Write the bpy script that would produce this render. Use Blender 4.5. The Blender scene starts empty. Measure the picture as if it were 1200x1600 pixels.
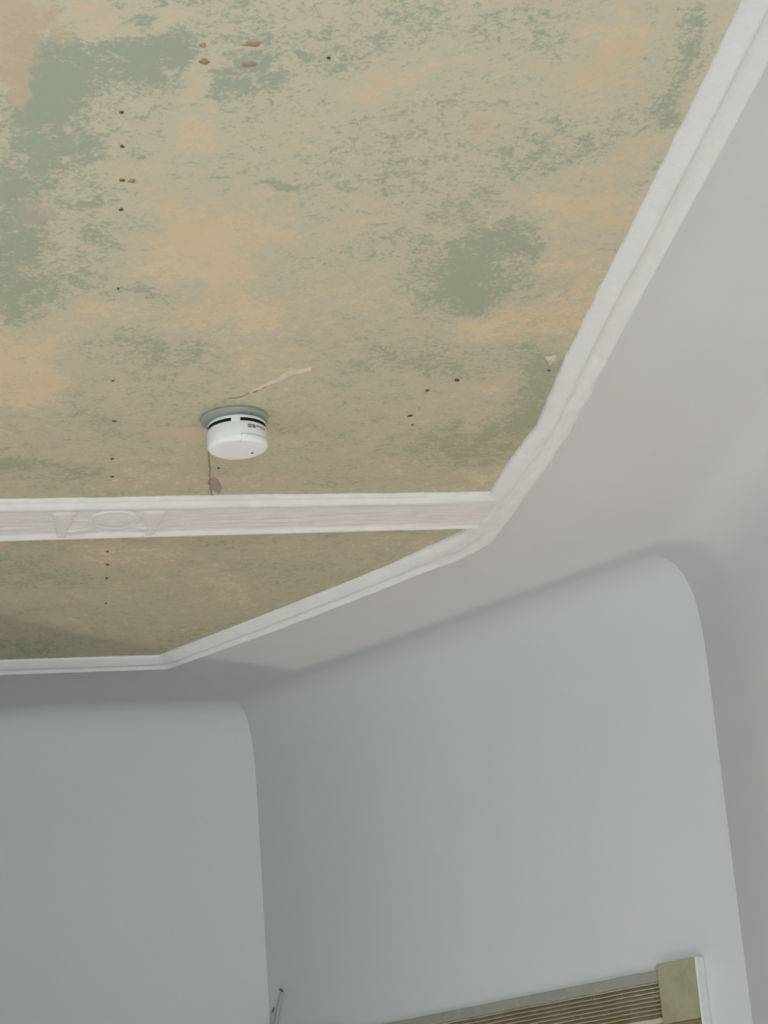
import bpy, bmesh, math, random
import numpy as np
from mathutils import Vector, Matrix, noise

D = bpy.data
S = bpy.context.scene
COL = S.collection

# ------------------------------------------------------------------ camera
PITCH, ROLL, EYE = 0.335579, 0.078114, 1.5
cam_data = D.cameras.new('camera')
cam_data.sensor_fit = 'VERTICAL'
cam_data.sensor_height = 36.0
cam_data.lens = 3559.0 / 1600.0 * 36.0
cam_data.clip_start = 0.05
cam = D.objects.new('camera', cam_data)
COL.objects.link(cam)
fw = Vector((0, math.cos(PITCH), math.sin(PITCH)))
x0 = Vector((1, 0, 0)); u0 = Vector((0, -math.sin(PITCH), math.cos(PITCH)))
cx_ = x0 * math.cos(ROLL) - u0 * math.sin(ROLL)
cu_ = x0 * math.sin(ROLL) + u0 * math.cos(ROLL)
m = Matrix((cx_, cu_, -fw)).transposed().to_4x4()
m.translation = Vector((0, 0, EYE))
cam.matrix_world = m
S.camera = cam

# ------------------------------------------------------------------ view, world, light
S.view_settings.view_transform = 'Standard'
S.view_settings.look = 'None'
S.view_settings.gamma = 1.0
S.view_settings.use_curve_mapping = False
S.view_settings.exposure = 0.0

w = D.worlds.new('sky'); S.world = w; w.use_nodes = True
w.node_tree.nodes['Background'].inputs[0].default_value = (0.62, 0.76, 0.9, 1)
w.node_tree.nodes['Background'].inputs[1].default_value = 1.2

def area(name, loc, target, sx, sy, power, colour, spread=180):
    l = D.lights.new(name, 'AREA'); l.shape = 'RECTANGLE'; l.size = sx; l.size_y = sy
    l.energy = power; l.color = colour; l.spread = math.radians(spread)
    o = D.objects.new(name, l); COL.objects.link(o)
    o.location = loc
    o.rotation_euler = (Vector(target) - Vector(loc)).to_track_quat('-Z', 'Y').to_euler()
    return o
# daylight coming in through the two windows behind and left of the camera
area('window_daylight', (0.95, -2.85, 1.45), (0.2, 3, 1.6), 1.9, 1.9, 134, (0.83, 0.95, 1.0))
area('side_window_daylight', (-3.05, 2.1, 1.45), (0.0, 3.6, 1.6), 1.0, 1.7, 17, (0.84, 0.94, 1.0))
# added warm point light, unseen at floor level by the canted wall
def point(name, loc, power, colour, r):
    l = D.lights.new(name, 'POINT'); l.energy = power; l.color = colour; l.shadow_soft_size = r
    o = D.objects.new(name, l); COL.objects.link(o); o.location = loc
    return o
point('added_warm_light', (0.10, 5.0, 0.08), 36, (1.0, 0.85, 0.73), 0.02)
# added upward fill standing in for warm light bounced off the floor
area('floor_bounce_fill', (-0.5, 2.4, 0.02), (-0.5, 2.401, 3.0), 1.8, 2.0, 20, (1.0, 0.93, 0.86))

# ------------------------------------------------------------------ helpers
def tag(o, label=None, cat=None, group=None, kind=None):
    if label: o['label'] = label
    if cat: o['category'] = cat
    if group: o['group'] = group
    if kind: o['kind'] = kind
    return o

def mesh_obj(name, verts, faces, mat, parent=None, smooth=True):
    me = D.meshes.new(name)
    me.from_pydata([tuple(v) for v in verts], [], faces)
    me.update()
    if mat: me.materials.append(mat)
    if smooth:
        me.polygons.foreach_set('use_smooth', [True] * len(me.polygons))
    o = D.objects.new(name, me); COL.objects.link(o)
    if parent: o.parent = parent
    return o

def bm_obj(name, bm, mat, parent=None, smooth=False):
    bmesh.ops.recalc_face_normals(bm, faces=bm.faces)
    me = D.meshes.new(name); bm.to_mesh(me); bm.free()
    me.materials.append(mat)
    if smooth: me.polygons.foreach_set('use_smooth', [True] * len(me.polygons))
    o = D.objects.new(name, me); COL.objects.link(o)
    if parent: o.parent = parent
    return o

def grid_faces(nu, nv, off=0, flip=False):
    f = []
    for i in range(nu - 1):
        for j in range(nv - 1):
            a = off + i * nv + j
            q = (a, a + nv, a + nv + 1, a + 1)
            f.append(q[::-1] if flip else q)
    return f

def N(x, y, z, s=1.0, seed=0.0):
    return noise.noise(Vector((x * s + seed, y * s - seed, z * s + 7.3)))

def bm_box(bm, origin, ax, ay, az, a0, a1, b0, b1, c0, c1, bevel=0):
    """box in a local frame (origin + ax*a + ay*b + az*c)"""
    vs = []
    for a in (a0, a1):
        for b in (b0, b1):
            for c in (c0, c1):
                vs.append(bm.verts.new(origin + ax * a + ay * b + az * c))
    fs = [(0, 1, 3, 2), (4, 6, 7, 5), (0, 4, 5, 1), (2, 3, 7, 6), (0, 2, 6, 4), (1, 5, 7, 3)]
    faces = [bm.faces.new([vs[i] for i in f]) for f in fs]
    if bevel:
        edges = list({e for f in faces for e in f.edges})
        bmesh.ops.bevel(bm, geom=edges, offset=bevel, segments=2, affect='EDGES', profile=0.6)

# ------------------------------------------------------------------ materials
class NT:
    def __init__(s, name):
        s.m = D.materials.new(name); s.m.use_nodes = True
        s.t = s.m.node_tree; s.b = s.t.nodes['Principled BSDF']
    def n(s, typ, **kw):
        x = s.t.nodes.new(typ)
        for k, v in kw.items():
            if k.startswith('i_'):
                key = k[2:]
                key = int(key) if key.isdigit() else key.replace('_', ' ')
                x.inputs[key].default_value = v
            else: setattr(x, k, v)
        return x
    def l(s, a, b): s.t.links.new(a, b)
    def noise(s, vec, scale, detail=4, rough=0.55, dist=0.0):
        x = s.n('ShaderNodeTexNoise', i_Scale=scale, i_Detail=detail, i_Roughness=rough, i_Distortion=dist)
        s.l(vec, x.inputs['Vector']); return x.outputs['Fac']
    def math(s, op, a, b=None, clamp=False):
        x = s.n('ShaderNodeMath', operation=op, use_clamp=clamp)
        for i, v in enumerate((a, b)):
            if v is None: continue
            if isinstance(v, (int, float)): x.inputs[i].default_value = v
            else: s.l(v, x.inputs[i])
        return x.outputs[0]
    def rng(s, v, a, b, c=0.0, d=1.0):
        x = s.n('ShaderNodeMapRange', clamp=True, interpolation_type='SMOOTHSTEP')
        s.l(v, x.inputs[0])
        for i, q in enumerate((a, b, c, d)): x.inputs[i + 1].default_value = q
        return x.outputs[0]
    def mix(s, f, a, b):
        x = s.n('ShaderNodeMix', data_type='RGBA')
        if isinstance(f, (int, float)): x.inputs[0].default_value = f
        else: s.l(f, x.inputs[0])
        for i, v in ((6, a), (7, b)):
            if isinstance(v, tuple): x.inputs[i].default_value = (*v, 1)
            else: s.l(v, x.inputs[i])
        return x.outputs[2]
    def bump(s, h, strength, dist=0.01, normal=None):
        x = s.n('ShaderNodeBump', i_Strength=strength, i_Distance=dist)
        s.l(h, x.inputs['Height'])
        if normal: s.l(normal, x.inputs['Normal'])
        return x.outputs[0]

def srgb(r, g, b):
    f = lambda c: (c / 255 / 12.92) if c <= 10.31 else ((c / 255 + 0.055) / 1.055) ** 2.4
    return (f(r), f(g), f(b))

def simple(name, col, rough=0.6, bump=0, bscale=300, var=0.0, vscale=6, metal=0, spec=0.4):
    k = NT(name)
    k.b.inputs['Roughness'].default_value = rough
    k.b.inputs['Metallic'].default_value = metal
    k.b.inputs['Specular IOR Level'].default_value = spec
    tc = k.n('ShaderNodeTexCoord').outputs['Object']
    v = k.noise(tc, vscale, 3)
    c = k.mix(k.rng(v, 0.3, 0.7), tuple(x * (1 - var) for x in col), tuple(min(1, x * (1 + var)) for x in col))
    k.l(c, k.b.inputs['Base Color'])
    if bump:
        k.l(k.bump(k.noise(tc, bscale, 3), bump, 0.002), k.b.inputs['Normal'])
    return k.m

M_WALL = simple('wall_paint', (0.68, 0.695, 0.71), 0.7, 0.12, 220, 0.012, 3, spec=0.25)
M_PLASTER = simple('moulding_paint', (0.79, 0.795, 0.80), 0.6, 0.45, 260, 0.02, 20, spec=0.3)
M_PLASTER_B = simple('band_paint', (0.76, 0.75, 0.745), 0.6, 0.35, 240, 0.03, 25, spec=0.3)
M_FLOOR = simple('wood_floor', srgb(168, 148, 126), 0.5, 0.1, 60, 0.15, 5)
M_DET = simple('detector_plastic', (0.83, 0.85, 0.85), 0.32, 0, var=0.0, spec=0.5)
M_DETBASE = simple('detector_base_plastic', srgb(152, 160, 151), 0.5)
M_DARK = simple('dark_recess', (0.012, 0.014, 0.015), 0.8)
M_INK = simple('black_ink', (0.03, 0.03, 0.03), 0.6)
M_RUST = simple('rusty_iron', srgb(104, 86, 66), 0.8, 0.3, 400, 0.3, 80)
M_FILLER = simple('mauve_filler', srgb(164, 148, 138), 0.85, 0.3, 300, 0.08, 40)
M_CRACK = simple('pale_filler', srgb(206, 192, 178), 0.85, 0.3, 300, 0.05, 40)
M_FISSURE = simple('crack_plaster', srgb(128, 118, 98), 0.9)
M_CABLE = simple('grey_cable_sheath', srgb(180, 183, 183), 0.5)
M_COPPER = simple('dull_cable_tip', srgb(112, 112, 106), 0.5)

def mat_old_paint(name, base, dark, pale, worn=False):
    k = NT(name); k.b.inputs['Roughness'].default_value = 0.55
    tc = k.n('ShaderNodeTexCoord').outputs['Object']
    a = k.rng(k.noise(tc, 14, 5, 0.6), 0.35, 0.68)
    c = k.mix(a, base, dark)
    chips = k.rng(k.noise(tc, 38, 6, 0.7), 0.58, 0.66)
    c = k.mix(chips, c, pale)
    if worn:      # paint left pale on the arrises of the flutes, darker brown in the hollows
        dp = k.n('ShaderNodeAttribute', attribute_name='depth').outputs['Fac']
        e = k.math('ADD', dp, k.math('MULTIPLY', k.math('SUBTRACT', k.noise(tc, 60, 4), 0.5), 0.5))
        c = k.mix(k.math('MULTIPLY', k.rng(e, 0.72, 0.95), 0.85), c, pale)
        c = k.mix(k.math('MULTIPLY', k.rng(e, 0.40, 0.15), 0.45), c, srgb(112, 100, 66))
    k.l(c, k.b.inputs['Base Color'])
    k.l(k.bump(k.noise(tc, 90, 5, 0.65), 0.6, 0.003), k.b.inputs['Normal'])
    return k.m
M_BLOCK = mat_old_paint('olive_door_paint', srgb(170, 168, 138), srgb(158, 154, 122), srgb(172, 170, 150))
M_FLUTE = mat_old_paint('worn_fluted_paint', srgb(168, 160, 130), srgb(148, 136, 98), srgb(206, 201, 180), True)
M_BORDER = mat_old_paint('grey_door_paint', srgb(163, 163, 155), srgb(154, 154, 142), srgb(172, 171, 164))

# ceiling: layers of old distemper, scraped back
def mat_ceiling():
    k = NT('scraped_ceiling_paint')
    k.b.inputs['Roughness'].default_value = 0.62
    k.b.inputs['Specular IOR Level'].default_value = 0.3
    tc = k.n('ShaderNodeTexCoord').outputs['Object']
    mp = k.n('ShaderNodeMapping'); k.l(tc, mp.inputs[0])
    mp.inputs['Rotation'].default_value = (0, 0, math.radians(-10))
    mp.inputs['Scale'].default_value = (1.0, 0.95, 1.0)
    v = mp.outputs[0]
    at = k.n('ShaderNodeAttribute', attribute_name='paint').outputs['Fac']
    tint = k.n('ShaderNodeAttribute', attribute_name='tint').outputs['Fac']
    lav = k.n('ShaderNodeAttribute', attribute_name='lav').outputs['Fac']
    hue = k.n('ShaderNodeAttribute', attribute_name='hue').outputs['Fac']
    big = k.noise(v, 6, 5, 0.62, 0.35)
    mid = k.noise(v, 34, 6, 0.72, 0.4)
    fine = k.noise(v, 120, 4, 0.7, 0.3)
    s = k.math('ADD', at, k.math('MULTIPLY', k.math('SUBTRACT', big, 0.5), 1.6))
    s = k.math('ADD', s, k.math('MULTIPLY', k.math('SUBTRACT', mid, 0.5), 3.0))
    s = k.math('ADD', s, k.math('MULTIPLY', k.math('SUBTRACT', fine, 0.5), 2.6))
    green = k.rng(s, 0.10, 0.85)
    peach = k.rng(s, -0.12, -0.70)
    gcol = k.mix(hue, srgb(165, 176, 159), srgb(162, 166, 137))
    tan = k.mix(hue, srgb(206, 201, 179), srgb(189, 183, 158))
    pch = k.mix(k.rng(k.noise(v, 9, 3), 0.4, 0.6), srgb(219, 199, 170), srgb(215, 196, 161))
    c = k.mix(green, tan, gcol)
    c = k.mix(k.math('MULTIPLY', peach, 0.85), c, pch)
    tf = k.rng(k.math('ADD', tint, k.math('MULTIPLY', k.math('SUBTRACT', mid, 0.5), 1.4)), 0.35, 0.65)
    c = k.mix(k.math('MULTIPLY', tf, 0.8), c, srgb(204, 186, 162))
    lf = k.rng(k.math('ADD', lav, k.math('MULTIPLY', k.math('SUBTRACT', mid, 0.5), 0.6)), 0.3, 0.6)
    c = k.mix(k.math('MULTIPLY', lf, 0.6), c, srgb(184, 176, 162))
    # small grey-brown smudges
    sm = k.rng(k.noise(v, 13, 6, 0.75, 0.8), 0.66, 0.78)
    c = k.mix(k.math('MULTIPLY', sm, 0.45), c, srgb(158, 148, 126))
    fk = k.rng(k.noise(v, 75, 5, 0.75, 0.6), 0.63, 0.70)
    c = k.mix(k.math('MULTIPLY', fk, 0.6), c, srgb(217, 204, 172))
    k.l(c, k.b.inputs['Base Color'])
    wr = k.n('ShaderNodeAttribute', attribute_name='rough').outputs['Fac']
    b1 = k.bump(s, 0.22, 0.003)
    b2 = k.n('ShaderNodeBump', i_Distance=0.006)
    k.l(k.math('MULTIPLY', wr, 0.8), b2.inputs['Strength'])
    k.l(k.noise(v, 40, 4, 0.6, 1.5), b2.inputs['Height']); k.l(b1, b2.inputs['Normal'])
    k.l(b2.outputs[0], k.b.inputs['Normal'])
    return k.m
M_CEIL = mat_ceiling()

# ------------------------------------------------------------------ room plan
CZ = 3.0
AZA, AZC, AZB = -0.146616, -0.775037, 1.396829
dirv = lambda a: Vector((math.sin(a), math.cos(a), 0))
dA, dC, dB = dirv(AZA), dirv(AZC), dirv(AZB)
nA, nC, nB = dirv(AZA + math.pi / 2), dirv(AZC + math.pi / 2), dirv(AZB - math.pi / 2)
OA, OC, OB = 0.924, 3.325, 5.289         # outer line of the moulding
UP = Vector((0, 0, 1))
def cross2(n1, o1, n2, o2):
    d = n1.x * n2.y - n1.y * n2.x
    return Vector(((o1 * n2.y - o2 * n1.y) / d, (n1.x * o2 - n2.x * o1) / d, 0))
# wall planes, through the two corners of the canted wall
W_R, W_L = Vector((0.682, 4.847, 0)), Vector((-0.390, 5.879, 0))
dW = (W_L - W_R).normalized(); nW = Vector((dW.y, -dW.x, 0))
WCO = nW.dot(W_R); WAO = nA.dot(W_R); WBO = nB.dot(W_L)

# s = distance in front of the wall plane; z = height
PROFILE = [(0.140, 3.026), (0.120, 3.027), (0.098, 3.026), (0.083, 3.022), (0.065, 3.0145), (0.048, 3.003), (0.034, 2.985), (0.023, 2.964), (0.014, 2.940),
           (0.008, 2.910), (0.004, 2.875), (0.0015, 2.83), (0.0, 2.77), (0.0, 2.5), (0.0, 2.0), (0.0, 1.0), (0.0, 0.0)]
def corners(oa, nc, oc, ob):
    return nA * oa + dA * (-3.3), cross2(nA, oa, nc, oc), cross2(nc, oc, nB, ob), nB * ob + dB * (-3.9)
def offs(s):
    return corners(WAO - s, nW, WCO - s, WBO - s)
mould = corners(OA - 0.055, nC, OC - 0.055, OB - 0.055)
fl0 = offs(0.14)
ROWS = [(mould, 2.996)]
for k_ in range(1, 8):
    f_ = k_ / 8
    ROWS.append((tuple(a.lerp(b, f_) for a, b in zip(mould, fl0)), 2.996 + 0.030 * math.sin(f_ * math.pi / 2)))
for s_, z_ in PROFILE: ROWS.append((offs(s_), z_))
def wall_strip(name, i0, n):
    vs, nv = [], n + 1
    for (P, z) in ROWS:
        a, b = P[i0], P[i0 + 1]
        for k in range(n + 1):
            p = a.lerp(b, k / n)
            tt = max(0.0, min(1.0, (3.02 - z) / 0.2))
            wob = 0.0025 * N(p.x, p.y, z, 2.2, 3) * (1 if 0 < k < n else 0)
            nrm = (nA, nC, nB)[i0]
            vs.append((p.x + nrm.x * wob * tt, p.y + nrm.y * wob * tt, z + 0.004 * N(p.x, p.y, 0, 3.0, 9) * (1 - tt)))
    o = mesh_obj(name, vs, grid_faces(len(ROWS), nv), M_WALL)
    return tag(o, kind='structure')
wall_strip('wall_right', 0, 40)
wall_strip('wall_corner', 1, 24)
wall_strip('wall_back', 2, 30)

# rest of the room, behind and beside the camera
fl = [Vector((-4.2, -3.0, 0)), Vector((2.6, -3.0, 0)), Vector((2.6, 7.2, 0)), Vector((-4.2, 7.2, 0))]
mesh = bmesh.new()
bm_box(mesh, Vector((0, 0, 0)), Vector((1, 0, 0)), Vector((0, 1, 0)), UP, -3.3, 2.2, -3.1, 6.9, -0.1, 0.0)
tag(bm_obj('floor', mesh, M_FLOOR), kind='structure')
# front wall (behind the camera) with a window opening, left wall with a window opening
def wall_with_opening(name, origin, ax, length, o0, o1, s0, s1, thick, h=3.03):
    bm = bmesh.new(); ay = UP.cross(ax)
    for a0, a1, c0, c1 in ((0, o0, 0, h), (o1, length, 0, h), (o0, o1, 0, s0), (o0, o1, s1, h)):
        bm_box(bm, origin, ax, ay, UP, a0, a1, 0, thick, c0, c1)
    return tag(bm_obj(name, bm, M_WALL), kind='structure')
wall_with_opening('wall_front', Vector((2.2, -2.9, 0)), Vector((-1, 0, 0)), 5.4, 0.30, 2.20, 0.5, 2.4, 0.2)
wall_with_opening('wall_left', Vector((-3.2, -2.9, 0)), Vector((0, 1, 0)), 8.8, 4.45, 5.55, 0.6, 2.3, 0.12)
# added unseen block on the left, shading the left part of the canted wall
bm = bmesh.new(); bm_box(bm, Vector((-3.2, 4.15, 0)), Vector((1, 0, 0)), Vector((0, 1, 0)), UP, 0, 1.8, 0, 0.9, 0, 3.0)
tag(bm_obj('added_light_blocker', bm, M_WALL), kind='structure')
# added unseen screen by the canted wall; its top edge cuts the warm light
bm = bmesh.new()
e0 = Vector((-0.334, 4.902, 0)); e1 = Vector((-0.054, 5.242, 0)); ed = (e1 - e0).normalized()
en = Vector((-ed.y, ed.x, 0))
sN = 3.736                                   # second leg of the screen, parallel to the canted wall
jn = (sN - nW.dot(e0)) / nW.dot(ed)
bm_box(bm, e0, ed, en, UP, -1.6, jn + 0.02, 0, 0.03, 0, 1.40)
j0 = e0 + ed * jn
bm_box(bm, j0, -dW, nW, UP, 0.0, (dW.dot(j0) - dW.dot(W_R)) + 0.14, 0, 0.03, 0, 1.40)
tag(bm_obj('added_light_screen', bm, M_WALL), kind='structure')

# ------------------------------------------------------------------ ceiling
inner = [(0.62, 1.62), (0.492, 2.478), (0.466, 2.662), (0.432, 2.891), (0.386, 3.192), (0.367, 3.305), (0.327, 3.582), (0.315, 3.679),
         (0.289, 3.882), (0.262, 3.981), (0.242, 4.072), (0.213, 4.21), (0.184, 4.335), (0.155, 4.458), (0.078, 4.55), (0.005, 4.640), (-0.133, 4.784),
         (-0.364, 5.012), (-0.557, 5.203), (-0.923, 5.137)]
outer = [(0.694, 1.631), (0.566, 2.489), (0.540, 2.673), (0.506, 2.902), (0.460, 3.203), (0.441, 3.316), (0.401, 3.593), (0.389, 3.690),
         (0.357, 3.905), (0.332, 4.030), (0.308, 4.140), (0.278, 4.265), (0.260, 4.370), (0.222, 4.520), (0.150, 4.616), (0.057, 4.693), (-0.079, 4.838),
         (-0.311, 5.065), (-0.5445, 5.2740), (-0.936, 5.211)]
def extend(line, first, last):
    a = Vector((*line[0], 0)) + first; b = Vector((*line[-1], 0)) + last
    return [a] + [Vector((*p, 0)) for p in line] + [b]
inner = extend(inner, dA * -4.4, dB * -2.6)
outer = extend(outer, dA * -4.4, dB * -2.6)

BLOBS = [(-0.409,2.626,0.066,0.118,'g',0.9),
 (-0.354,2.568,0.053,0.081,'g',0.9),
 (-0.397,2.76,0.052,0.082,'g',0.7),
 (-0.273,2.485,0.071,0.043,'g',0.5),
 (-0.495,2.888,0.04,0.118,'g',0.7),
 (-0.219,2.397,0.039,0.02,'g',0.7),
 (-0.223,2.465,0.047,0.03,'g',0.6),
 (-0.271,2.498,0.014,0.022,'g',0.8),
 (-0.252,2.536,0.049,0.039,'g',0.5),
 (-0.056,2.472,0.176,0.09,'g',0.25),
 (-0.142,2.585,0.037,0.045,'g',0.6),
 (-0.099,2.878,0.036,0.014,'g',0.8),
 (-0.132,2.522,0.02,0.019,'g',0.7),
 (-0.288,2.595,0.033,0.049,'g',0.4),
 (-0.477,2.813,0.052,0.094,'g',0.6),
 (-0.371,2.879,0.045,0.023,'g',0.5),
 (-0.391,2.423,0.046,0.096,'k',1),
 (-0.422,2.51,0.028,0.047,'k',0.8),
 (-0.467,2.913,0.036,0.044,'l',0.8),
 (-0.101,2.772,0.044,0.055,'l',0.4),
 (-0.218,2.717,0.034,0.088,'p',0.7),
 (-0.208,2.978,0.102,0.072,'p',0.8),
 (-0.256,3.076,0.091,0.098,'p',0.9),
 (-0.215,3.151,0.049,0.057,'p',0.8),
 (-0.378,2.691,0.042,0.07,'p',0.35),
 (-0.304,2.592,0.033,0.041,'p',0.5),
 (-0.195,2.505,0.024,0.046,'p',0.6),
 (-0.291,2.408,0.039,0.036,'p',0.5),
 (-0.206,2.42,0.023,0.029,'p',0.8),
 (-0.333,2.799,0.07,0.033,'p',0.5),
 (-0.208,2.55,0.02,0.048,'p',0.7),
 (-0.572,3.403,0.072,0.157,'p',0.7),
 (-0.607,3.506,0.063,0.138,'p',0.6),
 (-0.466,3.32,0.071,0.1,'p',0.45),
 (-0.507,3.202,0.059,0.094,'g',0.7),
 (-0.533,3.071,0.056,0.132,'g',0.7),
 (-0.327,3.188,0.059,0.058,'g',0.7),
 (-0.427,3.135,0.058,0.068,'g',0.4),
 (-0.378,2.99,0.083,0.052,'g',0.25),
 (-0.27,3.308,0.061,0.062,'p',0.4),
 (-0.195,3.386,0.042,0.102,'p',0.6),
 (-0.132,3.385,0.126,0.128,'p',0.2),
 (-0.245,3.263,0.06,0.072,'p',0.4),
 (-0.362,3.392,0.124,0.065,'g',0.45),
 (-0.341,3.618,0.165,0.115,'g',0.12),
 (-0.362,3.812,0.055,0.044,'k',0.8),
 (-0.651,3.913,0.105,0.027,'g',0.6),
 (-0.414,4.001,0.156,0.041,'p',0.3),
 (-0.393,3.236,0.06,0.048,'p',0.4),
 (0.05,3.098,0.068,0.066,'g',0.55),
 (0.191,3.179,0.08,0.114,'g',0.95),
 (0.127,3.249,0.071,0.071,'g',0.6),
 (0.164,2.96,0.085,0.045,'g',0.4),
 (0.213,3.052,0.058,0.053,'g',0.5),
 (0.273,3.02,0.058,0.067,'p',0.8),
 (0.27,3.182,0.03,0.073,'p',0.9),
 (0.232,3.417,0.097,0.057,'p',0.7),
 (0.174,3.368,0.037,0.04,'p',0.6),
 (0.32,3.007,0.048,0.083,'p',0.3),
 (0.335,3.275,0.031,0.145,'p',0.6),
 (0.404,2.836,0.026,0.076,'p',0.7),
 (0.369,2.975,0.029,0.102,'p',0.4),
 (0.422,2.558,0.019,0.096,'g',0.7),
 (0.425,2.723,0.02,0.053,'g',0.7),
 (0.389,2.752,0.036,0.054,'g',0.35),
 (0.128,3.556,0.177,0.07,'g',0.5),
 (0.184,3.667,0.08,0.038,'k',0.6),
 (0.218,3.689,0.069,0.042,'p',0.4),
 (0.306,3.663,0.046,0.059,'g',0.6),
 (0.289,3.809,0.059,0.11,'g',0.8),
 (0.223,3.956,0.11,0.151,'g',0.7),
 (0.128,3.968,0.098,0.135,'g',0.2),
 (0.209,4.132,0.051,0.043,'p',0.7),
 (0.134,3.808,0.059,0.063,'p',0.3),
 (0.158,2.751,0.035,0.032,'k',0.6),
 (0.087,2.509,0.09,0.061,'g',0.2),
 (0.177,2.617,0.085,0.082,'p',0.2),
 (0.032,2.731,0.079,0.106,'g',0.35),
 (0.324,2.69,0.052,0.104,'p',0.5),
 (0.303,2.774,0.045,0.045,'g',0.4),
 (0.339,2.546,0.042,0.095,'p',0.4),
 (0.271,2.49,0.057,0.046,'g',0.4),
 (0.01,2.624,0.051,0.05,'p',0.4),
 (0.086,2.587,0.067,0.04,'p',0.4),
 (-0.03,3.185,0.08,0.115,'p',0.25),
 (-0.004,2.993,0.057,0.083,'p',0.25),
 (0.091,2.869,0.11,0.035,'g',0.3),
 (-0.306,2.941,0.027,0.024,'g',0.4),
 (-0.059,3.157,0.059,0.136,'l',0.2),
 (0.006,3.286,0.062,0.049,'k',0.4),
 (0.317,3.42,0.043,0.13,'p',0.5),
 (0.252,2.821,0.054,0.056,'g',0.35),
 (-0.757,4.442,0.078,0.059,'g',0.5),
 (-0.546,4.444,0.132,0.058,'p',0.6),
 (-0.74,4.578,0.081,0.071,'g',0.5),
 (-0.689,4.684,0.11,0.064,'p',0.4),
 (-0.358,4.701,0.056,0.16,'p',0.6),
 (-0.532,5.0,0.089,0.072,'p',0.3),
 (-0.501,5.116,0.076,0.054,'g',0.4),
 (-0.211,4.581,0.11,0.087,'g',0.2),
 (0.021,4.509,0.11,0.059,'p',0.4),
 (-0.061,4.575,0.083,0.052,'g',0.3),
 (-0.798,5.005,0.131,0.073,'g',0.4)]
def blob_field(X, Y, kinds, rot=0.0):
    f = np.zeros_like(X)
    rs = np.random.RandomState(11); wx = np.zeros_like(X); wy = np.zeros_like(X)
    for fr, am in ((27, .008), (50, .006), (90, .004)):      # ragged outlines
        for _ in range(3):
            t = rs.uniform(0, 6.28, 4)
            wx += am * np.sin(fr * (X * np.cos(t[0]) + 0.5 * Y * np.sin(t[0])) + t[1])
            wy += 1.6 * am * np.sin(fr * (X * np.cos(t[2]) + 0.5 * Y * np.sin(t[2])) + t[3])
    X = X + wx; Y = Y + wy
    for bx, by, rx, ry, k, s in BLOBS:
        if k not in kinds: continue
        r2 = ((X - bx) / rx) ** 2 + ((Y - by) / ry) ** 2
        f += kinds[k] * s * (0.80 if k in 'gp' else 0.9) * np.exp(-np.clip(r2, 0, 30) ** 1.6 * 0.75)
    return f

def make_ceiling():
    xs = np.arange(-1.35, 0.66, 0.009); ys = np.arange(2.15, 5.36, 0.009)
    X, Y = np.meshgrid(xs, ys, indexing='ij')
    Z = np.full_like(X, CZ)
    paint = blob_field(X, Y, {'g': 1.0, 'p': -1.0}) + 0.10
    tint = blob_field(X, Y, {'k': 1.0}); lav = blob_field(X, Y, {'l': 1.0})
    hue = np.clip((Y - 2.4) / 1.6, 0, 1)
    rough = np.exp(-(((X - 0.29) / 0.08) ** 2 + ((Y - 3.4) / 0.22) ** 2)) + 0.5 * np.exp(-(((X - 0.40) / 0.06) ** 2 + ((Y - 2.7) / 0.25) ** 2)) + 0.12
    # gentle hollows of old plaster
    rng = np.random.RandomState(4)
    for _ in range(60):
        a, b = rng.uniform(-1.3, 0.6), rng.uniform(2.2, 5.3)
        r = rng.uniform(0.08, 0.3)
        Z += rng.uniform(-1, 1) * 0.0009 * np.exp(-((X - a) ** 2 + (Y - b) ** 2) / r ** 2)
    nu, nv = X.shape
    V = np.stack([X, Y, Z], -1).reshape(-1, 3)
    me = D.meshes.new('ceiling')
    idx = np.arange(nu * nv).reshape(nu, nv)
    # keep the quads on the room side of the moulding (they run a little under it)
    poly = inner
    def side_keep(cx, cy):
        keep = (nA.x * cx + nA.y * cy < OA - 0.035) & (0.858 * cx + 0.515 * cy < 2.444) & (nC.x * cx + nC.y * cy < OC - 0.035) & (nB.x * cx + nB.y * cy < OB - 0.035)
        return keep
    q = np.stack([idx[:-1, :-1], idx[:-1, 1:], idx[1:, 1:], idx[1:, :-1]], -1).reshape(-1, 4)
    c = V[q].mean(1)
    q = q[side_keep(c[:, 0], c[:, 1])]
    me.vertices.add(len(V)); me.vertices.foreach_set('co', V.ravel())
    me.loops.add(q.size); me.loops.foreach_set('vertex_index', q.ravel())
    me.polygons.add(len(q)); me.polygons.foreach_set('loop_start', np.arange(0, q.size, 4))
    me.polygons.foreach_set('use_smooth', np.ones(len(q), bool))
    me.update(calc_edges=True)
    for nm, arr in (('paint', paint), ('tint', tint), ('lav', lav), ('hue', hue), ('rough', rough)):
        a = me.attributes.new(nm, 'FLOAT', 'POINT'); a.data.foreach_set('value', arr.ravel().astype(np.float32))
    me.materials.append(M_CEIL)
    o = D.objects.new('ceiling', me); COL.objects.link(o)
    return tag(o, kind='structure')
ceiling = make_ceiling()
# rest of the ceiling, above and behind the camera
bm = bmesh.new()
for x0_, x1_, y0_, y1_ in ((-3.3, -1.349, -3.0, 6.0), (-1.35, 1.4, -3.0, 2.151)):
    bm.faces.new([bm.verts.new(p) for p in ((x0_, y0_, CZ), (x1_, y0_, CZ), (x1_, y1_, CZ), (x0_, y1_, CZ))])
bm_obj('ceiling_extension', bm, simple('plain_old_ceiling', srgb(190, 182, 150), 0.7, var=0.08, vscale=8), ceiling)

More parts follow.
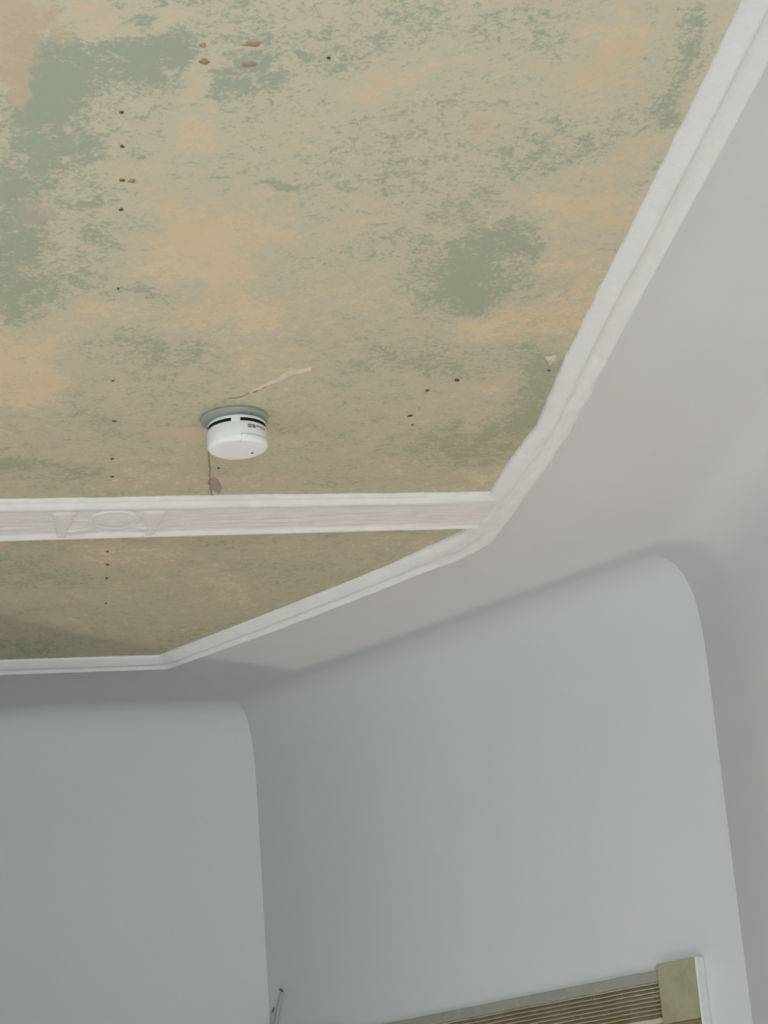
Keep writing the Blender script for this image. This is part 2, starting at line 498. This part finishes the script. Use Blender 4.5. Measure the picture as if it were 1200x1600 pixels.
def flake(pts, z, dz, mat, name, parent, jitter=0.0):
    """thin irregular raised patch on the underside of the ceiling"""
    bm = bmesh.new()
    top = [bm.verts.new((x, y, z + 0.001)) for x, y in pts]
    cx = sum(p[0] for p in pts) / len(pts); cy = sum(p[1] for p in pts) / len(pts)
    low = [bm.verts.new((cx + (x - cx) * 0.82, cy + (y - cy) * 0.82, z - dz)) for x, y in pts]
    n = len(pts)
    for i in range(n):
        bm.faces.new((top[i], top[(i + 1) % n], low[(i + 1) % n], low[i]))
    bm.faces.new(low)
    return bm_obj(name, bm, mat, parent, True)
def blobpts(x, y, rx, ry, n=12, seed=0, irr=0.25):
    r = random.Random(seed); out = []
    for i in range(n):
        a = 2 * math.pi * i / n; q = 1 + r.uniform(-irr, irr)
        out.append((x + rx * q * math.cos(a), y + ry * q * math.sin(a)))
    return out
specks = [(-0.302, 2.634, .7), (-0.313, 2.725, .8), (-0.326, 2.821, .8), (-0.339, 2.908, .9), (-0.379, 3.169, .6), (-0.436, 3.524, .6),
          (-0.459, 3.703, .9), (-0.487, 3.886, 1.1), (-0.501, 3.978, 1.0), (-0.57, 4.409, .8), (-0.581, 4.495, .9), (-0.596, 4.584, .8),
          (-0.623, 4.759, .8), (0.091, 3.675, 1.1), (0.143, 3.639, 1.3), (0.06, 3.789, 1.0), (0.064, 3.834, .7), (0.302, 3.628, .6), (-0.025, 2.538, .7),
          (-0.301, 3.978, .5)]
for i, (x, y, s) in enumerate(specks):
    flake(blobpts(x, y, 0.0040 * s, 0.0030 * s, 9, i, 0.5), CZ, 0.0022, M_RUST, 'nail_head', ceiling)
M_BROWN = simple('brown_plaster_scar', srgb(166, 144, 122), 0.85, 0.3, 300, 0.12, 60)
for i, (x, y, rx, ry) in enumerate(((-0.181, 2.526, 0.009, 0.010), (-0.117, 2.492, 0.018, 0.009), (-0.179, 2.486, 0.007, 0.006), (-0.126, 2.54, 0.012, 0.007), (-0.313, 2.825, 0.007, 0.007))):
    flake(blobpts(x, y, rx * 0.8, ry * 0.75, 14, 30 + i, 0.4), CZ, 0.0008, M_BROWN, 'plaster_scar', ceiling)
flake(blobpts(-0.316, 4.075, 0.0125, 0.045, 16, 3, 0.25), CZ, 0.0016, M_FILLER, 'filler_patch', ceiling)
flake(blobpts(0.305, 3.585, 0.012, 0.022, 10, 8, 0.4), CZ, 0.003, M_CRACK, 'filler_patch', ceiling)

def ridge(path, z, widths, h, mat, name, parent):
    """a raised crack: strip with a sloping near side"""
    vs = []; n = len(path)
    for i, (x, y) in enumerate(path):
        a = Vector(path[max(0, i - 1)]); b = Vector(path[min(n - 1, i + 1)])
        t = (b - a).normalized(); s = Vector((-t.y, t.x)) * widths[i]
        hh = h * (0.5 + widths[i] / max(widths) * 0.5)
        for k, dz in ((-1, 0.001), (-0.35, -hh), (0.35, -hh * 0.9), (1, 0.001)):
            vs.append((x + s.x * k, y + s.y * k, z + dz))
    return mesh_obj(name, vs, grid_faces(n, 4), mat, parent)
def wiggle(pts, seed, amp, n=8):
    out = []
    for i in range(len(pts) - 1):
        for k in range(n):
            f = k / n; x = pts[i][0] * (1 - f) + pts[i + 1][0] * f; y = pts[i][1] * (1 - f) + pts[i + 1][1] * f
            out.append((x + amp * N(x, y, 0, 60, seed), y + 2 * amp * N(x, y, 5, 60, seed)))
    out.append(pts[-1]); return out
p = wiggle([(-0.215, 3.628), (-0.185, 3.598), (-0.156, 3.575), (-0.138, 3.55), (-0.105, 3.546)], 2, 0.005)
ridge(p, CZ, [0.0025 + 0.007 * max(0, math.sin(i / len(p) * 2.6 - 0.3)) + 0.002 * abs(N(i, 0, 0, 0.7)) for i in range(len(p))], 0.0035, M_CRACK, 'plaster_crack', ceiling)
p = wiggle([(-0.31, 3.87), (-0.316, 3.94), (-0.318, 4.0), (-0.326, 4.06), (-0.328, 4.14)], 6, 0.004)
ridge(p, CZ, [0.0012] * len(p), 0.0012, M_FISSURE, 'plaster_crack', ceiling)
p = wiggle([(-0.252, 3.64), (-0.235, 3.64), (-0.215, 3.628), (-0.185, 3.602)], 9, 0.003)
ridge(p, CZ, [0.0012] * len(p), 0.0012, M_FISSURE, 'plaster_crack', ceiling)

# ------------------------------------------------------------------ perimeter moulding
def resample(pi, po, step=0.012):
    A, B = [], []
    for i in range(len(pi) - 1):
        L = (po[i + 1] - po[i]).length
        n = max(1, int(L / step)) if L < 3 else 30
        for k in range(n):
            A.append(pi[i].lerp(pi[i + 1], k / n)); B.append(po[i].lerp(po[i + 1], k / n))
    A.append(pi[-1]); B.append(po[-1]); return A, B
K_ = 0.62
MP = [(0.0, -0.002), (0.0, 0.004), (0.04, 0.008), (0.13, 0.0145), (0.24, 0.021), (0.34, 0.0270), (0.39, 0.0280), (0.43, 0.0255), (0.48, 0.0165), (0.52, 0.0135),
      (0.59, 0.0130), (0.66, 0.0140), (0.70, 0.0170), (0.74, 0.0235), (0.79, 0.0300), (0.84, 0.0325), (0.89, 0.0310), (0.93, 0.025), (0.97, 0.012), (1.0, 0.001), (1.02, -0.004)]
# smoother, thickly overpainted profile used round the corner
MS = [(0.0, -0.002), (0.0, 0.010), (0.05, 0.015), (0.14, 0.021), (0.24, 0.0255), (0.33, 0.0275), (0.38, 0.0275), (0.42, 0.0265), (0.46, 0.0250), (0.50, 0.0245),
      (0.57, 0.0255), (0.64, 0.0275), (0.69, 0.0290), (0.73, 0.0305), (0.78, 0.0315), (0.83, 0.0310), (0.88, 0.0285), (0.92, 0.023), (0.96, 0.012), (1.0, 0.000), (1.02, -0.004)]
def make_moulding():
    A, B = resample(inner, outer)
    vs = []
    for i, (a, b) in enumerate(zip(A, B)):
        y = a.y
        f = 0.0
        if a.x > -0.02: f = max(0, min(1, (y - 3.57) / 0.05))
        if y > 4.44: f = max(0, min(1, 1 - (4.62 - a.x * 0.5 - y) / -0.10)) if a.x > -0.05 else 0.0
        if y > 4.44 and a.x > -0.05: f = max(0.0, min(1.0, (a.x + 0.02) / 0.12))
        joint = math.exp(-((y - 3.575) / 0.012) ** 2) if a.x > 0.2 else 0
        for j, ((s, d), (s2, d2)) in enumerate(zip(MP, MS)):
            p = a.lerp(b, s)
            dd = (d * (1 - f) + d2 * f) * K_
            if 0.04 < s < 0.97:
                dd += 0.0008 * N(p.x, p.y, s * 2, 22, 1) + f * 0.0026 * N(p.x, p.y, s, 16, 4) + f * 0.0012 * N(p.x, p.y, s, 50, 6) + joint * 0.004 * (0.5 + N(s * 3, y, 0, 4))
            if j < 3:  # ragged edge against the ceiling
                e = 0.0016 * N(p.x, p.y, 0, 70, 2) + 0.0022 * N(p.x, p.y, 0, 14, 8)
                q = (a - b).normalized() * e; p = p + q
            if j > 15:
                e = (0.001 + 0.003 * f) * N(p.x, p.y, 0, 22, 12)
                p = p + (b - a).normalized() * e
            vs.append((p.x, p.y, CZ - dd))
    return tag(mesh_obj('trim_1', vs, grid_faces(len(A), len(MP)), M_PLASTER), kind='structure')
make_moulding()

# ------------------------------------------------------------------ flat band across the ceiling
bn0, bn1 = Vector((-0.724, 4.051, 0)), Vector((0.208, 4.227, 0))     # near edge
bf0, bf1 = Vector((-0.760, 4.246, 0)), Vector((0.157, 4.390, 0))     # far edge
BP = [(0.0, -0.002), (0.0, 0.003), (0.03, 0.0065), (0.06, 0.0075), (0.072, 0.0095), (0.11, 0.0145), (0.14, 0.0160), (0.17, 0.0158), (0.20, 0.0140), (0.23, 0.0130), (0.84, 0.0135), (0.88, 0.0145),
      (0.91, 0.0180), (0.94, 0.0205), (0.97, 0.0205), (0.99, 0.015), (1.0, 0.006), (1.0, -0.002)]
def bprof(u):
    for i in range(len(BP) - 1):
        if BP[i][0] <= u <= BP[i + 1][0] and BP[i + 1][0] > BP[i][0]:
            f = (u - BP[i][0]) / (BP[i + 1][0] - BP[i][0]); return BP[i][1] * (1 - f) + BP[i + 1][1] * f
    return BP[-2][1]
def make_band():
    us = [0.0] + [0.004 + 0.992 * k / 90 for k in range(91)] + [1.0]
    vs = []; t0, t1 = -2.7, 1.035
    ts = [t0 + k * 0.12 for k in range(int((-0.15 - t0) / 0.12))]
    ts += [-0.15 + k * 0.004 for k in range(int((t1 + 0.15) / 0.004) + 1)]
    for t in ts:
        a = bn0.lerp(bn1, t); b = bf0.lerp(bf1, t)
        for k, u in enumerate(us):
            p = a.lerp(b, u)
            d = -0.002 if k in (0, len(us) - 1) else bprof(u)
            if t > -0.16 and 0 < k < len(us) - 1:
                e_ = max(0.0, min(1.0, (t - 0.86) / 0.12)); d = d * (1 - e_) + 0.0155 * e_ if 0.05 < u < 0.95 else d
                flat = max(0, min(1, (u - 0.26) / 0.08)) * max(0, min(1, (0.9 - u) / 0.06))
                # trowelled streaks and lumps of thick paint
                st = noise.noise(Vector((t * 9, u * 16, 2.0))) + 0.6 * noise.noise(Vector((t * 22, u * 34, 5.0)))
                d += flat * 0.0015 * st + 0.0005 * N(p.x, p.y, 0, 40, 3)
                # leaf lumps breaking over the far bead next to the straps
                for tc_, uc_ in ((0.155, 0.76), (0.305, 0.74)):
                    r2 = ((t - tc_) / 0.028) ** 2 + ((u - uc_) / 0.11) ** 2
                    d += 0.005 * math.exp(-r2) * (1 + 0.6 * N(t, u, 0, 60, 5))
            if k < 3:
                e = 0.0015 * N(p.x, p.y, 0, 60, 2) + 0.0035 * N(p.x, p.y, 0, 12, 8)
                p = p + (a - b).normalized() * e
            vs.append((p.x, p.y, CZ - d))
    o = mesh_obj('trim_2', vs, grid_faces(len(ts), len(us)), M_PLASTER_B)
    return tag(o, kind='structure')
band = make_band()
bax = (bn1 - bn0).normalized(); bay = (bf0 - bn0).normalized()
def dome(c, rx, ry, z, h, name, rim=True):
    bm = bmesh.new(); rings = [(1.0, -0.006), (1.0, 0.10), (0.96, 0.50), (0.90, 0.75), (0.84, 0.60), (0.79, 0.42), (0.72, 0.50), (0.5, 0.80), (0.25, 0.95)]
    if not rim: rings = [(1.0, -0.006), (0.97, 0.2), (0.9, 0.5), (0.75, 0.75), (0.5, 0.93), (0.25, 1.0)]
    n = 48; R = []
    for r, hh in rings:
        row = []
        for i in range(n):
            a = 2 * math.pi * i / n
            q = 1 + 0.03 * N(math.cos(a), math.sin(a), r, 3, 4)
            p = c + bax * (rx * r * q * math.cos(a)) + bay * (ry * r * q * math.sin(a))
            row.append(bm.verts.new((p.x, p.y, z - (h * hh if hh > 0 else hh) - 0.0006 * N(p.x, p.y, 0, 60, 2))))
        R.append(row)
    for a, b in zip(R, R[1:]):
        for i in range(n):
            bm.faces.new((a[i], a[(i + 1) % n], b[(i + 1) % n], b[i]))
    v = bm.verts.new((c.x, c.y, z - h)); 
    for i in range(n): bm.faces.new((R[-1][i], R[-1][(i + 1) % n], v))
    return bm_obj(name, bm, M_PLASTER_B, band, True)
dome(Vector((-0.525, 4.183, 0)), 0.050, 0.054, CZ - 0.0125, 0.0060, 'oval_medallion')
def strap(t, name):
    # ribbon wound round the band: wide at the near side, pointed at the far bead
    vs = []; us = [0.20 + 0.72 * k / 30 for k in range(31)]
    for u in us:
        f = (u - 0.20) / 0.80
        wdt = (0.029 * (1 - f) + 0.008 * f)
        a = bn0.lerp(bn1, t); b = bf0.lerp(bf1, t)
        c = a.lerp(b, u)
        base = bprof(u)
        for k in range(-4, 5):
            s = k / 4
            hgt = base + (0.0045 if abs(s) < 0.99 else -0.003) - 0.0018 * abs(s) * (abs(s) < 0.99)
            hgt = base - 0.003 + (hgt - base + 0.003) * min(1, (u - 0.20) / 0.08)
            if u > 0.91: hgt = bprof(u) - 0.003
            p = c + bax * (wdt * s)
            vs.append((p.x, p.y, CZ - hgt))
    return mesh_obj(name, vs, grid_faces(31, 9), M_PLASTER_B, band)
strap(0.128, 'ribbon_strap'); strap(0.315, 'ribbon_strap')

# ------------------------------------------------------------------ smoke detector
def smoke_detector():
    c = Vector((-0.2475, 3.738, CZ))
    root = D.objects.new('smoke_detector', None); COL.objects.link(root)
    root.location = c
    tag(root, 'round white smoke detector with two dark vent slots on the scraped green ceiling', 'smoke detector')
    to_cam = math.atan2(-c.y, -c.x)          # angle facing the camera
    def lathe(prof, n, mat, name, parent=root, a0=0, a1=2 * math.pi, off=(0, 0)):
        full = abs(a1 - a0 - 2 * math.pi) < 1e-6; vs = []
        m_ = n if full else n + 1
        for i in range(m_):
            a = a0 + (a1 - a0) * i / n
            for r, z in prof: vs.append((off[0] + r * math.cos(a), off[1] + r * math.sin(a), z))
        k = len(prof); fs = []
        for i in range(n):
            j = (i + 1) % m_
            for q in range(k - 1): fs.append((i * k + q, j * k + q, j * k + q + 1, i * k + q + 1))
        o = mesh_obj(name, vs, fs, mat, parent); return o
    lathe([(0.0, 0.0), (0.0592, 0.0), (0.0600, -0.001), (0.0600, -0.0050), (0.0590, -0.0062), (0.045, -0.0064), (0.045, -0.016), (0.0, -0.016)], 96, M_DETBASE, 'mounting_base', off=(-0.0035, -0.001))
    # housing: skirt with two (mirrored: four) vent openings, then the wider cup
    Rr = 0.0515; Rc = 0.0535
    zt, zs0, zs1, zc, zb = -0.0125, -0.0185, -0.0245, -0.030, -0.0605
    slots = []
    for k in range(4):
        base = math.radians(90 * k)
        slots.append((base + math.radians(8), base + math.radians(80)))
    n = 360
    prof = [(Rr - 0.006, zt), (Rr - 0.0012, zt), (Rr, zt - 0.0012), (Rr, zs0), (Rr, zs1), (Rr + 0.0002, zs1 - 0.0015), (Rc, zc), (Rc, zb + 0.0085), (Rc - 0.0006, zb + 0.0055), (Rc - 0.0022, zb + 0.0028), (Rc - 0.0048, zb + 0.001),
            (Rc - 0.009, zb + 0.0002), (Rc - 0.02, zb), (0.0001, zb)]
    vs = []; k = len(prof)
    for i in range(n):
        a = to_cam + 2 * math.pi * i / n
        for r, z in prof: vs.append((r * math.cos(a), r * math.sin(a), z))
    fs = []
    for i in range(n):
        j = (i + 1) % n; am = 2 * math.pi * (i + 0.5) / n
        for q in range(k - 1):
            if q == 3 and any(s0 < am < s1 for s0, s1 in slots): continue
            fs.append((i * k + q, j * k + q, j * k + q + 1, i * k + q + 1))
    house = mesh_obj('housing', vs, fs, M_DET, root)
    lathe([(Rr - 0.0035, zt - 0.001), (Rr - 0.0035, zs1 - 0.003), (Rr - 0.001, zs1 - 0.0035)], 96, M_DARK, 'smoke_chamber')
    # rims of the vent openings
    # the lens of the camera sees left = clockwise; build label and button on the right
    def P(ang, z, r=Rc): a = to_cam + ang; return Vector((r * math.cos(a), r * math.sin(a), z))
    # test button seam: a raised panel edge that runs down the side and over the face
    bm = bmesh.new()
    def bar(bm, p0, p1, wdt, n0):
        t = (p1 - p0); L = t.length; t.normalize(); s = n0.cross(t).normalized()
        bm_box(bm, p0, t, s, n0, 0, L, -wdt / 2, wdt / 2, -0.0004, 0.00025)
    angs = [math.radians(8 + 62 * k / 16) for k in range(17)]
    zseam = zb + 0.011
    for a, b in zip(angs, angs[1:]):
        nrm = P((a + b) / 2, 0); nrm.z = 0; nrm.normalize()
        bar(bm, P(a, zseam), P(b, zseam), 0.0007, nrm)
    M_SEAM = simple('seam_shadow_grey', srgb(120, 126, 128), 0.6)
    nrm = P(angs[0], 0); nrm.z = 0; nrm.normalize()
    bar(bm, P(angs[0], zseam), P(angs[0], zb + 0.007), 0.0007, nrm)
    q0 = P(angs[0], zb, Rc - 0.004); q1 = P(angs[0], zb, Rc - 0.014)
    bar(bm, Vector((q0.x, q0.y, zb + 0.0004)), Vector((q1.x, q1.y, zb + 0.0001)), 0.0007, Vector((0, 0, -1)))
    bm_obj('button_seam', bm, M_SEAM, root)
    # glossy test button lens on the bevel
    bm = bmesh.new(); bmesh.ops.create_uvsphere(bm, u_segments=20, v_segments=10, radius=0.0026)
    pc = P(math.radians(24), zb + 0.0060, Rc - 0.0002)
    bmesh.ops.transform(bm, matrix=Matrix.Translation(pc) @ Matrix.Rotation(to_cam + math.radians(22) + math.pi / 2, 4, 'Z') @ Matrix.Diagonal((1.25, 0.5, 0.7, 1)), verts=bm.verts)
    bm_obj('indicator_lens', bm, simple('clear_lens_white', (0.95, 0.95, 0.93), 0.05, spec=1.0), root, True)
    # small dark oval hole in the face
    bm = bmesh.new(); bmesh.ops.create_cone(bm, segments=24, radius1=0.0023, radius2=0.0023, depth=0.0012, cap_ends=True)
    h = P(math.radians(32), zb, 0.0)
    d2 = dirv_angle = Vector((math.cos(to_cam + math.radians(150)), math.sin(to_cam + math.radians(150)), 0))
    bmesh.ops.transform(bm, matrix=Matrix.Translation(Vector((0.0235, 0.018, zb))) @ Matrix.Diagonal((1.2, 0.9, 1, 1)), verts=bm.verts)
    bm_obj('sounder_hole', bm, M_DARK, root)
    bm = bmesh.new(); bmesh.ops.create_uvsphere(bm, u_segments=12, v_segments=8, radius=0.0009)
    bmesh.ops.translate(bm, verts=bm.verts, vec=P(math.radians(72), zb + 0.016))
    bm_obj('side_pin_mark', bm, M_SEAM, root, True)
    # printed marks on the cup: square icon, crossed ring icon, lettering too small to read
    def patch(bm, u0, u1, v0, v1):
        """rectangle on the cup; u = metres along the circumference from 'front', v = z"""
        k = max(1, int(abs(u1 - u0) / 0.0008)); r = Rc + 0.00012
        for i in range(k):
            a, b = u0 + (u1 - u0) * i / k, u0 + (u1 - u0) * (i + 1) / k
            bm.faces.new([bm.verts.new(P(t / Rc, z, r)) for t, z in ((a, v0), (b, v0), (b, v1), (a, v1))])
    bm = bmesh.new(); u = 0.0205; z0 = -0.0372; hh = 0.0066
    t = 0.0012
    patch(bm, u, u + hh, z0, z0 + t); patch(bm, u, u + hh, z0 + hh - t, z0 + hh); patch(bm, u, u + t, z0, z0 + hh); patch(bm, u + hh - t, u + hh, z0, z0 + hh)
    patch(bm, u + 0.0019, u + 0.0047, z0 + 0.0015, z0 + 0.0024); patch(bm, u + 0.0019, u + 0.0028, z0 + 0.0024, z0 + 0.0044); patch(bm, u + 0.0038, u + 0.0047, z0 + 0.0024, z0 + 0.0044); patch(bm, u + 0.0024, u + 0.0042, z0 + 0.0042, z0 + 0.0050)
    bm_obj('square_icon', bm, M_INK, root)
    bm = bmesh.new(); uc = u + 0.0115; zc2 = z0 + hh / 2
    r_ = Rc + 0.00012
    for i in range(28):
        a, b = 2 * math.pi * i / 28, 2 * math.pi * (i + 1) / 28
        pts = [(uc + rr * math.cos(x), zc2 + rr * math.sin(x)) for x, rr in ((a, 0.0022), (b, 0.0022), (b, 0.0034), (a, 0.0034))]
        bm.faces.new([bm.verts.new(P(x / Rc, z, r_)) for x, z in pts])
    for (x0b, z0b, x1b, z1b) in ((-0.0028, 0.0026, 0.0028, -0.0026), (-0.0016, -0.0016, 0.0012, 0.0012)):
        dx, dz = x1b - x0b, z1b - z0b; L = math.hypot(dx, dz); ox, oz = -dz / L * 0.0006, dx / L * 0.0006
        for k in range(5):
            f0, f1 = k / 5, (k + 1) / 5
            pts = [(x0b + dx * f0 + ox, z0b + dz * f0 + oz), (x0b + dx * f1 + ox, z0b + dz * f1 + oz), (x0b + dx * f1 - ox, z0b + dz * f1 - oz), (x0b + dx * f0 - ox, z0b + dz * f0 - oz)]
            bm.faces.new([bm.verts.new(P((uc + x) / Rc, zc2 + z, r_)) for x, z in pts])
    bm_obj('crossed_ring_icon', bm, M_INK, root)
    bm = bmesh.new(); rr = random.Random(5); x = u + 0.0165
    while x < u + 0.0405:
        wd = rr.uniform(0.0012, 0.0018)
        kind = rr.randrange(3); za, zb_ = z0 + 0.0032, z0 + 0.0060
        patch(bm, x, x + 0.0009, za, zb_)
        patch(bm, x, x + wd, zb_ - 0.0010, zb_) if kind != 1 else patch(bm, x, x + wd, za, za + 0.0010)
        if kind == 2: patch(bm, x + wd - 0.0005, x + wd, za, zb_)
        if kind == 0: patch(bm, x, x + wd, (za + zb_) / 2 - 0.0003, (za + zb_) / 2 + 0.0003)
        x += wd + 0.0006
    x = u + 0.026
    while x < u + 0.040:
        patch(bm, x, x + 0.0009, z0 + 0.0008, z0 + 0.0013); patch(bm, x, x + 0.0004, z0 + 0.0004, z0 + 0.0020); x += 0.0014
    bm_obj('small_lettering', bm, M_INK, root)
smoke_detector()

# ------------------------------------------------------------------ door surround on the canted wall
door = D.objects.new('door_1', None); COL.objects.link(door)
tag(door, kind='structure')
org = nW * WCO
tow = -nW                                  # out of the wall, into the room
def cbox(bm, a0, a1, z0, z1, d0, d1, bevel=0.0):
    bm_box(bm, org, dW, tow, UP, a0, a1, d0, d1, z0, z1, bevel)
def lintel():
    # fluted head: profile in (z, depth), swept along the wall
    a0, a1 = 3.082, 4.085
    prof = [(2.034, -0.004), (2.034, 0.012), (2.038, 0.014), (2.044, 0.014)]
    z = 2.047
    for i in range(8):
        prof += [(z, 0.0090), (z + 0.0010, 0.0035), (z + 0.0056, 0.0030), (z + 0.0064, 0.0090), (z + 0.0070, 0.0125), (z + 0.0084, 0.0125)]
        z += 0.0092
    prof += [(z + 0.001, 0.010), (z + 0.002, 0.014), (2.1435, 0.0155), (2.1455, 0.014), (2.1455, -0.004)]
    vs = []; n = 120
    for i in range(n + 1):
        a = a0 + (a1 - a0) * i / n
        for j, (zz, dd) in enumerate(prof):
            e = 0.0008 * N(a, zz, 0, 30, 4) if 0 < j < len(prof) - 1 else 0
            p = org + dW * a + tow * (dd + e) + UP * (zz + 0.0012 * N(a, 0, 0, 12, 6))
            vs.append(p)
    return prof, vs, n
prof, vs, n = lintel()
k = len(prof)
split = k - 4
fl_faces = [f for f in grid_faces(n + 1, k)]
fa = [f for f in fl_faces if max(i % k for i in f) <= split]
fb = [f for f in fl_faces if max(i % k for i in f) > split]
def sub_mesh(name, fs, mat):
    used = sorted({i for f in fs for i in f}); mp = {u: i for i, u in enumerate(used)}
    o = mesh_obj(name, [vs[u] for u in used], [tuple(mp[i] for i in f) for f in fs], mat, door, smooth=False)
    at = o.data.attributes.new('depth', 'FLOAT', 'POINT')
    at.data.foreach_set('value', [max(0.0, min(1.0, (prof[u % k][1] - 0.003) / 0.0095)) for u in used])
    return o
sub_mesh('fluted_lintel', fa, M_FLUTE)
sub_mesh('lintel_border', fb, M_BORDER)
def block(a0, a1, name='corner_block'):
    bm = bmesh.new(); cbox(bm, a0, a1, 2.029, 2.157, 0.001, 0.026, 0.0025)
    b = bm_obj(name, bm, M_BLOCK, door)
    return b
block(2.984, 3.085); block(4.082, 4.183)
bm = bmesh.new(); cbox(bm, 2.9775, 2.9835, 2.0, 2.157, -0.001, 0.0235, 0.001)
bm_obj('painted_block_edge', bm, M_PLASTER, door)
for a in (2.988, 4.086):
    bm = bmesh.new()
    cbox(bm, a, a + 0.094, 0.0, 2.029, 0.0, 0.013, 0.001)
    for i in range(7): cbox(bm, a + 0.013 + i * 0.0104, a + 0.018 + i * 0.0104, 0.15, 2.02, 0.011, 0.018, 0.001)
    bm_obj('door_jamb', bm, M_FLUTE, door)
bm = bmesh.new(); cbox(bm, 3.083, 4.085, 0.0, 2.036, 0.0, 0.006)
for z0, z1 in ((0.15, 0.75), (0.95, 1.9)):
    for a0, a1 in ((3.20, 3.53), (3.64, 3.97)): cbox(bm, a0, a1, z0, z1, 0.004, 0.011, 0.003)
bm_obj('door_leaf', bm, M_BLOCK, door)

# ------------------------------------------------------------------ loose cable ends by the back corner
def cable(name, pts, r, label):
    """pts: (along wall, height, distance from wall)"""
    P3 = [org + dW * a + tow * d + UP * z for a, z, d in pts]
    # smooth the path
    path = []
    for i in range(len(P3) - 1):
        p0, p1, p2, p3 = P3[max(0, i - 1)], P3[i], P3[i + 1], P3[min(len(P3) - 1, i + 2)]
        for q in range(8):
            t = q / 8
            path.append(0.5 * ((2 * p1) + (p2 - p0) * t + (2 * p0 - 5 * p1 + 4 * p2 - p3) * t * t + (3 * p1 - p0 - 3 * p2 + p3) * t ** 3))
    path.append(P3[-1])
    def tube(path, r, nm, mat, parent):
        vs = []; fs = []; n = len(path); m_ = 12
        for i, p in enumerate(path):
            t = (path[min(n - 1, i + 1)] - path[max(0, i - 1)]).normalized()
            a = t.cross(nW).normalized(); b = t.cross(a)
            for q in range(m_):
                w_ = 2 * math.pi * q / m_; vs.append(p + a * (r * math.cos(w_)) + b * (r * math.sin(w_)))
        for i in range(n - 1):
            for q in range(m_): fs.append((i * m_ + q, i * m_ + (q + 1) % m_, (i + 1) * m_ + (q + 1) % m_, (i + 1) * m_ + q))
        fs.append(tuple(range(m_))); fs.append(tuple(range((n - 1) * m_, n * m_)))
        return mesh_obj(nm, vs, fs, mat, parent)
    root = D.objects.new(name, None); COL.objects.link(root)
    k = len(path) - 9
    tube(path[:k + 1], r, 'sheath', M_CABLE, root)
    tube(path[k:], r * 0.75, 'wire_tip', M_COPPER, root)
    tag(root, label, 'cable')
cable('electrical_cable', [(4.340, 1.95, 0.005), (4.336, 2.10, 0.006), (4.331, 2.17, 0.008), (4.322, 2.205, 0.010), (4.308, 2.237, 0.012), (4.298, 2.258, 0.014), (4.289, 2.272, 0.015), (4.297, 2.280, 0.013)], 0.0042,
      'taller pale cable end with hooked dark tip sticking out by the wall corner')
cable('electrical_cable', [(4.350, 1.95, 0.005), (4.348, 2.12, 0.005), (4.346, 2.18, 0.007), (4.342, 2.205, 0.008), (4.335, 2.228, 0.010), (4.329, 2.238, 0.010)], 0.0032,
      'shorter thin cable end left of the hooked cable by the wall corner')
